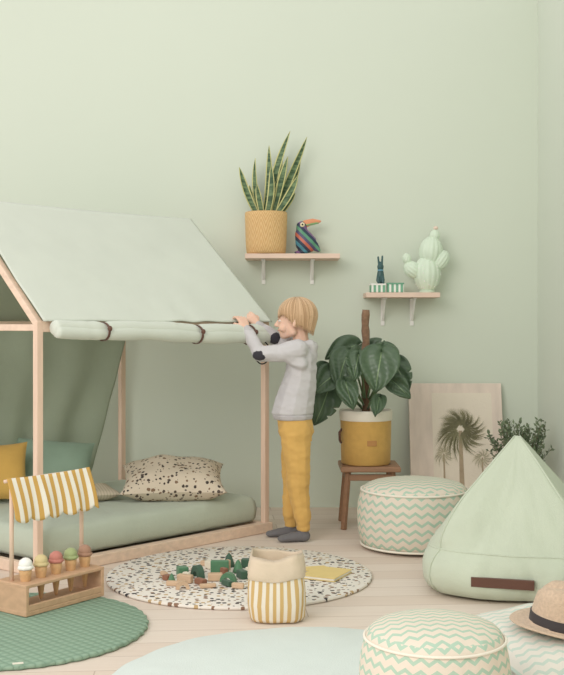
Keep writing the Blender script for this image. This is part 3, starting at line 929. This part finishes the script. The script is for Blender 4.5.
ML = [((0.465, 5.10, 0.840), (0.430, 5.03, 0.675), 1.05, 0.0), ((0.540, 5.25, 0.79), (0.605, 5.16, 0.68), 0.8, 0.4), ((0.315, 5.20, 0.83), (0.250, 5.12, 0.70), 0.9, 0.0), ((0.265, 5.20, 0.74), (0.150, 5.12, 0.67), 0.85, 0),
      ((0.225, 5.22, 0.665), (0.165, 5.14, 0.51), 0.85, 0.35), ((0.30, 5.12, 0.70), (0.325, 5.05, 0.59), 0.8, 0), ((0.52, 5.15, 0.71), (0.590, 5.08, 0.64), 0.8, 0), ((0.43, 5.33, 0.87), (0.55, 5.28, 0.82), 0.8, 0.4),
      ((0.36, 5.33, 0.87), (0.22, 5.25, 0.83), 0.85, 0), ((0.46, 5.12, 0.625), (0.43, 5.06, 0.56), 0.8, 0), ((0.22, 5.28, 0.77), (0.15, 5.20, 0.73), 0.8, 0),
      ((0.49, 5.22, 0.87), (0.53, 5.12, 0.79), 0.85, 0), ((0.55, 5.30, 0.75), (0.60, 5.22, 0.68), 0.8, 0), ((0.26, 5.27, 0.62), (0.18, 5.22, 0.58), 0.8, 0), ((0.36, 5.14, 0.83), (0.335, 5.06, 0.73), 0.9, 0.3)]
for i, (a, b_, w, nn) in enumerate(ML):
    mleaf(i, a, b_, w, nn)

# ---------------------------------------------------------------- palm poster
ps = empty('palm_tree_poster', (0.915, 5.70, 0))
ang = math.atan2(0.135, 0.65)
PM = Matrix.Translation((0.915, 5.632, 0.004)) @ Matrix.Rotation(-ang, 4, 'X')
PH = 0.672
def PP(x, z, off=0): return PM @ V((x, -off, z))
def pbox(name, x0, x1, z0, z1, y0, y1, mat):
    vs = [PM @ V((x, y, z)) for x in (x0, x1) for y in (y0, y1) for z in (z0, z1)]
    return mk(name, vs, [(0, 1, 3, 2), (4, 6, 7, 5), (0, 4, 5, 1), (2, 3, 7, 6), (0, 2, 6, 4), (1, 5, 7, 3)], mat, ps, origin=tuple(PM @ V((0, 0, 0))), smooth=False)
m_brd = wood('poster_board', (228, 212, 198), 0.6, 2, 8)
bevel(pbox('board', -0.245, 0.245, 0, PH, 0, 0.018, m_brd), 0.003)
m_prn = cloth('print_paper', (230, 219, 202), 0.03, 4, 100)
pbox('print', -0.125, 0.19, 0.05, 0.62, -0.0012, 0.0, m_prn)
m_palm = cloth('palm_ink', (146, 142, 112), 0.15, 30, 60)
m_palm2 = cloth('palm_ink_light', (186, 178, 150), 0.15, 30, 60)
m_trunk = cloth('trunk_ink', (172, 154, 130), 0.1, 30, 60)
def fronds(cx, cz, S, n, off, mat, name, a0=-1.3):
    vs, fs = [], []
    for k in range(n):
        a = a0 + (math.pi - 2 * a0) * k / (n - 1) + R.uniform(-0.06, 0.06)
        L = S * R.uniform(0.75, 1.1)
        for j in range(13):
            t = 0.25 + 0.75 * j / 12
            bx_, bz_ = cx + L * t * 0.5 * math.cos(a), cz + L * t * 0.5 * math.sin(a) - 0.14 * L * t * t
            da = a + (j - 6) * 0.13
            ll = L * 0.42
            tx, tz = bx_ + ll * math.cos(da), bz_ + ll * math.sin(da) - 0.12 * ll
            wx, wz = -math.sin(da) * S * 0.012, math.cos(da) * S * 0.012
            b = len(vs)
            vs += [PP(bx_ - wx, bz_ - wz, off), PP(bx_ + wx, bz_ + wz, off), PP(tx, tz, off)]
            fs.append((b, b + 1, b + 2))
    mk(name, vs, fs, mat, ps, origin=tuple(PM @ V((0, 0, 0))), smooth=False)
def trunk(cx, cz, w, off, name):
    vs = [PP(cx - w * 0.6, cz, off), PP(cx + w * 0.6, cz, off), PP(cx + w, 0.055, off), PP(cx - w, 0.055, off)]
    mk(name, vs, [(0, 1, 2, 3)], m_trunk, ps, origin=tuple(PM @ V((0, 0, 0))), smooth=False)
trunk(-0.07, 0.30, 0.006, 0.0018, 'trunk_far'); fronds(-0.07, 0.30, 0.07, 14, 0.0020, m_palm2, 'crown_far')
trunk(0.13, 0.28, 0.006, 0.0018, 'trunk_right'); fronds(0.13, 0.28, 0.07, 14, 0.0020, m_palm2, 'crown_right')
trunk(0.02, 0.42, 0.014, 0.0024, 'trunk_main'); fronds(0.02, 0.43, 0.165, 40, 0.0028, m_palm, 'crown_main')

# ---------------------------------------------------------------- olive bush
OX, OY = 1.165, 5.34
ol = empty('potted_olive_bush', (OX, OY, 0))
lathe('planter', [(0.0001, 0.001), (0.085, 0.001), (0.095, 0.02), (0.11, 0.19), (0.108, 0.2), (0.10, 0.19)], (OX, OY, 0), m_cream, ol, 40)
lathe('soil', [(0.102, 0.18), (0.0001, 0.185)], (OX, OY, 0), m_soil, ol, 24)
sv, lv = [], []
for i in range(90):
    a = R.uniform(0, 2 * math.pi); sp_ = R.uniform(0.01, 0.16)
    p0 = V((OX + 0.03 * math.cos(a), OY + 0.03 * math.sin(a), 0.18))
    p1 = V((OX + sp_ * math.cos(a), OY + sp_ * math.sin(a), R.uniform(0.34, 0.53) - sp_ * 0.25))
    mid = p0.lerp(p1, 0.5) + V((0, 0, 0.03))
    pts = [p0 * (1 - t) ** 2 + mid * 2 * t * (1 - t) + p1 * t * t for t in [k / 7 for k in range(8)]]
    sv.append(tubegeo(pts, [0.0022 - 0.0015 * k / 7 for k in range(8)], 5))
    for k in range(30):
        t = 0.3 + 0.7 * k / 29
        f = t * 7; kk = min(6, int(f)); p = pts[kk].lerp(pts[kk + 1], f - kk)
        dr = V((R.uniform(-1, 1), R.uniform(-1, 1), R.uniform(0.0, 1.3))).normalized()
        sd_ = dr.cross(V((R.uniform(-1, 1), R.uniform(-1, 1), R.uniform(-1, 1)))).normalized()
        L = R.uniform(0.016, 0.030)
        tipp = p + dr * L
        if tipp.x > 1.35: continue
        lv.append(([p, p + dr * L * 0.5 + sd_ * 0.0055, tipp, p + dr * L * 0.5 - sd_ * 0.0055], [(0, 1, 2, 3)]))
mk('branches', *merge(sv), plain('olive_twig', (112, 100, 76)), ol, origin=(OX, OY, 0.18))
mk('foliage', *merge(lv), cloth('olive_leaf', (104, 118, 90), 0.25, 40, 60, 0.6), ol, origin=(OX, OY, 0.18))

# ---------------------------------------------------------------- the boy
boy = empty('standing_boy', (0.06, 4.93, 0))
m_skin, nts, bs = newmat('skin', 0.5)
bs.inputs['Base Color'].default_value = lin((228, 190, 168)); bs.inputs['Subsurface Weight'].default_value = 0.1
bs.inputs['Subsurface Radius'].default_value = (0.02, 0.008, 0.004)
m_sweat = cloth('grey_sweatshirt', (200, 197, 198), 0.03, 14, 350, 0.95, 0.4, 0.7)
m_sweatd = cloth('sweatshirt_rib', (190, 186, 187), 0.03, 14, 350, 0.95, 0.4)
m_pants = cloth('mustard_trousers', (212, 170, 98), 0.06, 12, 300, 0.95, 0.4, 0.8)
m_sock = cloth('grey_sock', (112, 110, 112), 0.08, 20, 300)
HMx = TRS((0.060, 4.93, 0.992), 0, math.radians(-2), math.radians(-6))
HM3 = HMx.to_3x3()
def hp(x, y, z): return HMx @ V((x, y, z))
def hb(x, y, z, r):
    if isinstance(r, (int, float)): r = (r, r, r)
    return (hp(x, y, z), r, HM3)
body = []
body.append(hull(hb(0.012, 0, 0.022, (0.080, 0.068, 0.072)), hb(-0.034, 0, 0.012, (0.044, 0.052, 0.048))))
body.append(hull(hb(-0.034, 0, -0.005, (0.044, 0.050, 0.04)), hb(-0.052, 0, -0.068, (0.020, 0.020, 0.016)), hb(-0.008, 0.036, -0.052, 0.018), hb(-0.008, -0.036, -0.052, 0.018), hb(-0.048, 0, -0.04, (0.024, 0.034, 0.02))))
body.append(ball(*hb(-0.052, -0.030, -0.032, (0.022, 0.020, 0.022)))); body.append(ball(*hb(-0.052, 0.030, -0.032, (0.022, 0.020, 0.022))))
body.append(hull(hb(-0.074, 0, 0.004, 0.006), hb(-0.089, 0, -0.020, (0.0085, 0.009, 0.007)), hb(-0.074, 0, -0.024, (0.008, 0.012, 0.006))))
body.append(hull(hb(-0.071, 0.008, -0.040, (0.008, 0.008, 0.005)), hb(-0.071, -0.008, -0.040, (0.008, 0.008, 0.005)), hb(-0.074, 0, -0.039, (0.007, 0.007, 0.005))))
body.append(hull(hb(-0.069, 0.007, -0.050, (0.008, 0.008, 0.005)), hb(-0.069, -0.007, -0.050, (0.008, 0.008, 0.005))))
for s in (-1, 1):
    body.append(hull(hb(0.006, s * 0.068, 0.000, (0.012, 0.008, 0.014)), hb(0.000, s * 0.068, -0.024, (0.007, 0.007, 0.008))))
body.append(hull(((0.078, 4.935, 0.955), 0.036), ((0.090, 4.938, 0.87), 0.038)))
body.append(hull(((0.088, 4.94, 0.83), (0.055, 0.085, 0.04)), ((0.08, 4.94, 0.70), (0.058, 0.078, 0.05)), ((0.068, 4.94, 0.55), (0.062, 0.08, 0.05))))
SL, EL, WL = V((0.072, 4.852, 0.862)), V((-0.098, 4.845, 0.842)), V((-0.160, 4.895, 0.955))
SR, ER, WR_ = V((0.105, 5.022, 0.862)), V((-0.028, 5.020, 0.905)), V((-0.112, 4.990, 0.972))
for S_, E_, W_ in ((SL, EL, WL), (SR, ER, WR_)):
    body.append(hull((S_, 0.032), (E_, 0.025))); body.append(hull((E_, 0.025), (W_, 0.017)))
hipL, kneeL, ankL = V((0.058, 4.893, 0.50)), V((0.070, 4.885, 0.285)), V((0.094, 4.880, 0.065))
hipR, kneeR, ankR = V((0.070, 4.985, 0.50)), V((0.050, 4.985, 0.285)), V((0.040, 4.985, 0.065))
for H_, K_, A_ in ((hipL, kneeL, ankL), (hipR, kneeR, ankR)):
    body.append(hull((H_, 0.05), (K_, 0.036))); body.append(hull((K_, 0.036), (A_, 0.024)))
def hand(parts, W_, d, n, side):
    d = V(d).normalized(); n = V(n); n = (n - d * n.dot(d)).normalized(); a = d.cross(n) * side
    parts.append(hull((W_, 0.0145), (W_ + d * 0.018 + a * 0.012, 0.0105), (W_ + d * 0.018 - a * 0.012, 0.0105), (W_ + d * 0.046 + a * 0.018, 0.0082), (W_ + d * 0.044 - a * 0.018, 0.0078)))
    for o_, l, k0 in ((0.0195, 0.92, 0.35), (0.0068, 1.0, 0.45), (-0.0062, 0.94, 0.55), (-0.0190, 0.76, 0.65)):
        p = W_ + d * 0.046 + a * o_ * 1.02
        th_ = k0; fan = a * (o_ * 4)
        for sl, r0, r1 in ((0.022, 0.0062, 0.0058), (0.016, 0.0058, 0.0053), (0.012, 0.0053, 0.0046)):
            dd = (d * math.cos(th_) + n * math.sin(th_) + fan).normalized()
            q_ = p + dd * sl * l
            parts.append(hull((p, r0), (q_, r1)))
            p = q_; th_ += 0.6
    p = W_ + d * 0.016 + a * 0.016
    dd = (a * 0.75 + d * 0.6 + n * 0.45).normalized()
    for sl, r0, r1 in ((0.022, 0.0085, 0.0072), (0.018, 0.0070, 0.0058)):
        q_ = p + dd * sl
        parts.append(hull((p, r0), (q_, r1)))
        p = q_; dd = (dd * 0.8 + d * 0.5 + n * 0.35 - a * 0.25).normalized()
hand(body, WL, (-0.35, 0.30, 0.78), (-0.55, 0.78, -0.1), 1)
hand(body, WR_, (-0.60, 0.20, 0.65), (-0.35, 0.85, -0.3), -1)
blend('body', body, 0.0026, 3, m_skin, boy, (0.06, 4.93, 0))

m_eyew = plain('eye_white', (236, 230, 224), 0.2, 0.0); m_iris = plain('iris', (84, 92, 96), 0.2, 0.0); m_lip = plain('lips', (202, 140, 128), 0.5)
m_brow = plain('brow', (172, 136, 104), 0.8)
for s in (-1, 1):
    c = hp(-0.0675, s * 0.027, 0.000)
    mk('eye_%d' % (s + 2), *ball(c, (0.0085, 0.0095, 0.0060), HM3), m_eyew, boy, origin=tuple(c))
    c2 = hp(-0.0732, s * 0.028, 0.000)
    mk('iris_%d' % (s + 2), *ball(c2, (0.0035, 0.0046, 0.0046), HM3), m_iris, boy, origin=tuple(c2))
    tube('eyelid_%d' % (s + 2), [hp(-0.0755, s * 0.017, 0.003), hp(-0.0765, s * 0.026, 0.0058), hp(-0.0710, s * 0.037, 0.003)], 0.0015, m_brow, boy, 6)
    tube('brow_%d' % (s + 2), [hp(-0.0770, s * 0.014, 0.016), hp(-0.0750, s * 0.028, 0.019), hp(-0.0660, s * 0.041, 0.016)], 0.0018, m_brow, boy, 6)
tube('lips', [hp(-0.0720, -0.014, -0.0455), hp(-0.0785, -0.006, -0.0440), hp(-0.080, 0, -0.0445), hp(-0.0785, 0.006, -0.0440), hp(-0.0720, 0.014, -0.0455)], [0.0012, 0.0026, 0.0026, 0.0026, 0.0012], m_lip, boy, 8)

# hair: straight strands fall over the skull, then hang over ears and nape; one tone per lock
m_hairs = [plain('hair_tone_%d' % i, c, 0.45, 0.0) for i, c in enumerate([(196, 162, 126), (214, 182, 146), (182, 148, 112), (206, 174, 138), (222, 194, 160)])]
def drop(phi):
    c = math.cos(phi)
    if c > 0.62: return 0.006
    if c > 0.25: return 0.006 + 0.036 * (0.62 - c) / 0.37
    if c > -0.35: return 0.042 + 0.022 * (0.25 - c) / 0.6
    return 0.064 + 0.024 * min(1, (-0.35 - c) / 0.6)
HS = 0.125
def hpt(phi, s, k=1.0):
    c = math.cos(phi)
    if s <= HS:
        th_ = s / HS * math.pi / 2; dz = 0
    else:
        th_ = math.pi / 2; dz = s - HS
    x = -math.sin(th_) * c * 0.088 * k; y = math.sin(th_) * math.sin(phi) * 0.076 * k
    z = math.cos(th_) * 0.080 * k - dz
    inn = 1 - 3.0 * max(0, dz - 0.012) * (1.0 if c < 0 else 0.7)
    return hp(0.012 + x * inn, y * inn, 0.024 + z)
vs, fs = [], []
NP, NT = 64, 20
for j in range(NT + 1):
    for i in range(NP):
        phi = 2 * math.pi * i / NP
        vs.append(hpt(phi, 0.0005 + (HS + drop(phi) - 0.008) * j / NT, 0.975))
for j in range(NT):
    for i in range(NP):
        i2 = (i + 1) % NP
        fs.append((j * NP + i, j * NP + i2, (j + 1) * NP + i2, (j + 1) * NP + i))
cap = mk('hair_cap', vs, fs, m_hairs[2], boy, origin=tuple(hp(0, 0, 0)))
solid(cap, 0.006, 0)
parts, fm = [], []
NS = 620
for i in range(NS):
    phi = 2 * math.pi * (i + R.uniform(-0.4, 0.4)) / NS
    se = HS + drop(phi) + R.uniform(-0.012, 0.010)
    s0 = R.uniform(0.0, 0.045)
    k = R.uniform(0.985, 1.018)
    swp = 0.10 * math.sin(phi * 7) + R.uniform(-0.06, 0.06)
    pts = [hpt(phi + swp * (t - 0.3), s0 + (se - s0) * t, k + 0.008 * math.sin(3 * t)) for t in [q / 11 for q in range(12)]]
    r0 = R.uniform(0.0018, 0.0030)
    g = tubegeo(pts, [r0 * min(1, 0.4 + q * 0.2) * (1 - max(0, (q - 7) / 4.4) * 0.85) for q in range(12)], 5)
    tone = int((noise.noise(V((phi * 5, 3, 1))) * 0.5 + 0.5) * 3.9 + R.uniform(-0.9, 0.9)) % 5
    parts.append(g); fm += [tone] * len(g[1])
mv, mf = merge(parts)
mk('hair_strands', mv, mf, m_hairs, boy, origin=tuple(hp(0, 0, 0)), fm=fm)

# sweatshirt
def wr_s(co):
    return 0.004 * noise.noise(V((co.x * 16, co.y * 16, co.z * 34))) + 0.002 * noise.noise(V((co.x * 40, co.y * 40, co.z * 60)))
sw = []
sw.append(hull(((0.090, 4.94, 0.835), (0.066, 0.098, 0.042)), ((0.084, 4.94, 0.74), (0.076, 0.094, 0.05))))
sw.append(hull(((0.084, 4.94, 0.74), (0.076, 0.094, 0.05)), ((0.056, 4.94, 0.62), (0.096, 0.100, 0.05)), ((0.048, 4.94, 0.572), (0.098, 0.102, 0.020))))
sw.append(hull(((0.086, 4.93, 0.872), (0.045, 0.055, 0.022)), ((0.090, 4.94, 0.84), (0.06, 0.092, 0.03))))
for S_, E_, W_ in ((SL, EL, WL), (SR, ER, WR_)):
    mdp = S_.lerp(E_, 0.5) + V((0, 0, -0.008))
    sw.append(hull(((0.085, 4.94, 0.83), (0.05, 0.06, 0.05)), (S_, 0.045)))
    sw.append(hull((S_, 0.047), (mdp, 0.041)))
    sw.append(hull((mdp, 0.041), (E_, 0.036)))
    sw.append(hull((E_, 0.036), (E_.lerp(W_, 0.85), 0.025)))
    sw.append(hull((S_ + V((0.01, 0, -0.06)), 0.035), (S_.lerp(E_, 0.35) + V((0, 0, -0.015)), 0.033)))
sw.append(hull(((0.135, 4.94, 0.875), (0.028, 0.06, 0.026)), ((0.140, 4.94, 0.82), (0.022, 0.045, 0.035))))
sw.append(hull(((0.128, 4.90, 0.885), 0.022), ((0.066, 4.878, 0.880), 0.016)))
sw.append(hull(((0.128, 4.98, 0.885), 0.022), ((0.066, 4.99, 0.880), 0.016)))
blend('sweatshirt', sw, 0.0045, 5, m_sweat, boy, (0.06, 4.93, 0.7), wrinkle=wr_s)
blend('sweatshirt_hem', [hull(((0.048, 4.94, 0.565), (0.097, 0.101, 0.010)), ((0.050, 4.94, 0.545), (0.090, 0.096, 0.008)))], 0.004, 2, m_sweatd, boy, (0.06, 4.93, 0.55))
for i, (E_, W_) in enumerate(((EL, WL), (ER, WR_))):
    blend('cuff_%d' % (i + 1), [hull((E_.lerp(W_, 0.84), 0.0235), (E_.lerp(W_, 0.97), 0.0205))], 0.004, 2, m_sweatd, boy, tuple(W_))
m_patch = cloth('elbow_patch', (58, 56, 62), 0.05, 20, 300)
pc = EL + V((0.0, -0.022, -0.006))
mk('elbow_patch', *ball(pc, (0.034, 0.018, 0.024)), m_patch, boy, origin=tuple(pc))
pc = ER + V((-0.006, -0.018, 0.006))
mk('elbow_patch_far', *ball(pc, (0.036, 0.026, 0.030), Matrix.Rotation(0.6, 3, 'Y')), m_patch, boy, origin=tuple(pc))

# trousers
def wr_t(co):
    k = 1 if co.z < 0.5 else 0.3
    return k * (0.005 * noise.noise(V((co.x * 12, co.y * 12, co.z * 26))) + 0.003 * noise.noise(V((co.x * 30, co.y * 30, co.z * 55))))
tr = [hull(((0.056, 4.94, 0.555), (0.082, 0.088, 0.02)), ((0.064, 4.94, 0.49), (0.084, 0.092, 0.05)))]
for H_, K_, A_ in ((hipL, kneeL, ankL), (hipR, kneeR, ankR)):
    tr.append(hull((H_, (0.074, 0.055, 0.06)), (K_ + V((0, 0, 0.06)), (0.058, 0.048, 0.04))))
    tr.append(hull((K_ + V((0, 0, 0.06)), (0.058, 0.048, 0.04)), (K_ + V((0.004, 0, -0.05)), (0.052, 0.044, 0.04))))
    tr.append(hull((K_ + V((0.004, 0, -0.05)), (0.052, 0.044, 0.04)), (A_ + V((0, 0, 0.035)), (0.038, 0.035, 0.02))))
    tr.append(hull((A_ + V((0, 0, 0.03)), (0.034, 0.031, 0.012)), (A_ + V((0, 0, -0.012)), (0.031, 0.029, 0.008))))
blend('trousers', tr, 0.0045, 4, m_pants, boy, (0.06, 4.93, 0.3), wrinkle=wr_t)
box('back_pocket', (0.112, 4.874, 0.475), (0.052, 0.010, 0.055), m_pants, boy, rz=math.radians(40), bv=0.003)
for i, (A_, ty) in enumerate(((ankL, -0.012), (ankR, 0.0))):
    hx, hy = A_.x, A_.y
    f = [hull(((hx + 0.010, hy, 0.026), (0.024, 0.024, 0.025)), ((hx - 0.045, hy + ty * 0.5, 0.022), (0.03, 0.028, 0.021))),
         hull(((hx - 0.045, hy + ty * 0.5, 0.021), (0.03, 0.029, 0.020)), ((hx - 0.092, hy + ty, 0.0155), (0.024, 0.026, 0.0145))),
         hull(((hx, hy, 0.03), 0.024), ((hx, hy, 0.075), 0.026))]
    blend('sock_%d' % (i + 1), f, 0.0035, 3, m_sock, boy, (hx, hy, 0))

# ---------------------------------------------------------------- light
w = bpy.data.worlds.new('world'); sc.world = w; w.use_nodes = True
bg = w.node_tree.nodes['Background']
bg.inputs[0].default_value = (1.0, 0.985, 0.96, 1); bg.inputs[1].default_value = 1.0
def area(name, loc, tgt, size, power, col):
    l = bpy.data.lights.new(name, 'AREA'); l.shape = 'RECTANGLE'; l.size = size[0]; l.size_y = size[1]
    l.energy = power; l.color = col
    o = bpy.data.objects.new(name, l); o.location = loc
    o.rotation_euler = (V(tgt) - V(loc)).to_track_quat('-Z', 'Y').to_euler()
    return link(o)
area('window_light', (-2.2, 0.0, 2.8), (0.3, 4.9, 0.7), (2.8, 2.2), 105, (1.0, 0.965, 0.92))

# ---------------------------------------------------------------- camera
cam = bpy.data.cameras.new('camera'); cam.lens = 36 * 1090 / 675; cam.sensor_width = 36
cam.shift_y = -12.5 / 675
co = bpy.data.objects.new('camera', cam); co.location = (0, 0, 0.97); co.rotation_euler = (math.radians(90), 0, 0)
link(co); sc.camera = co
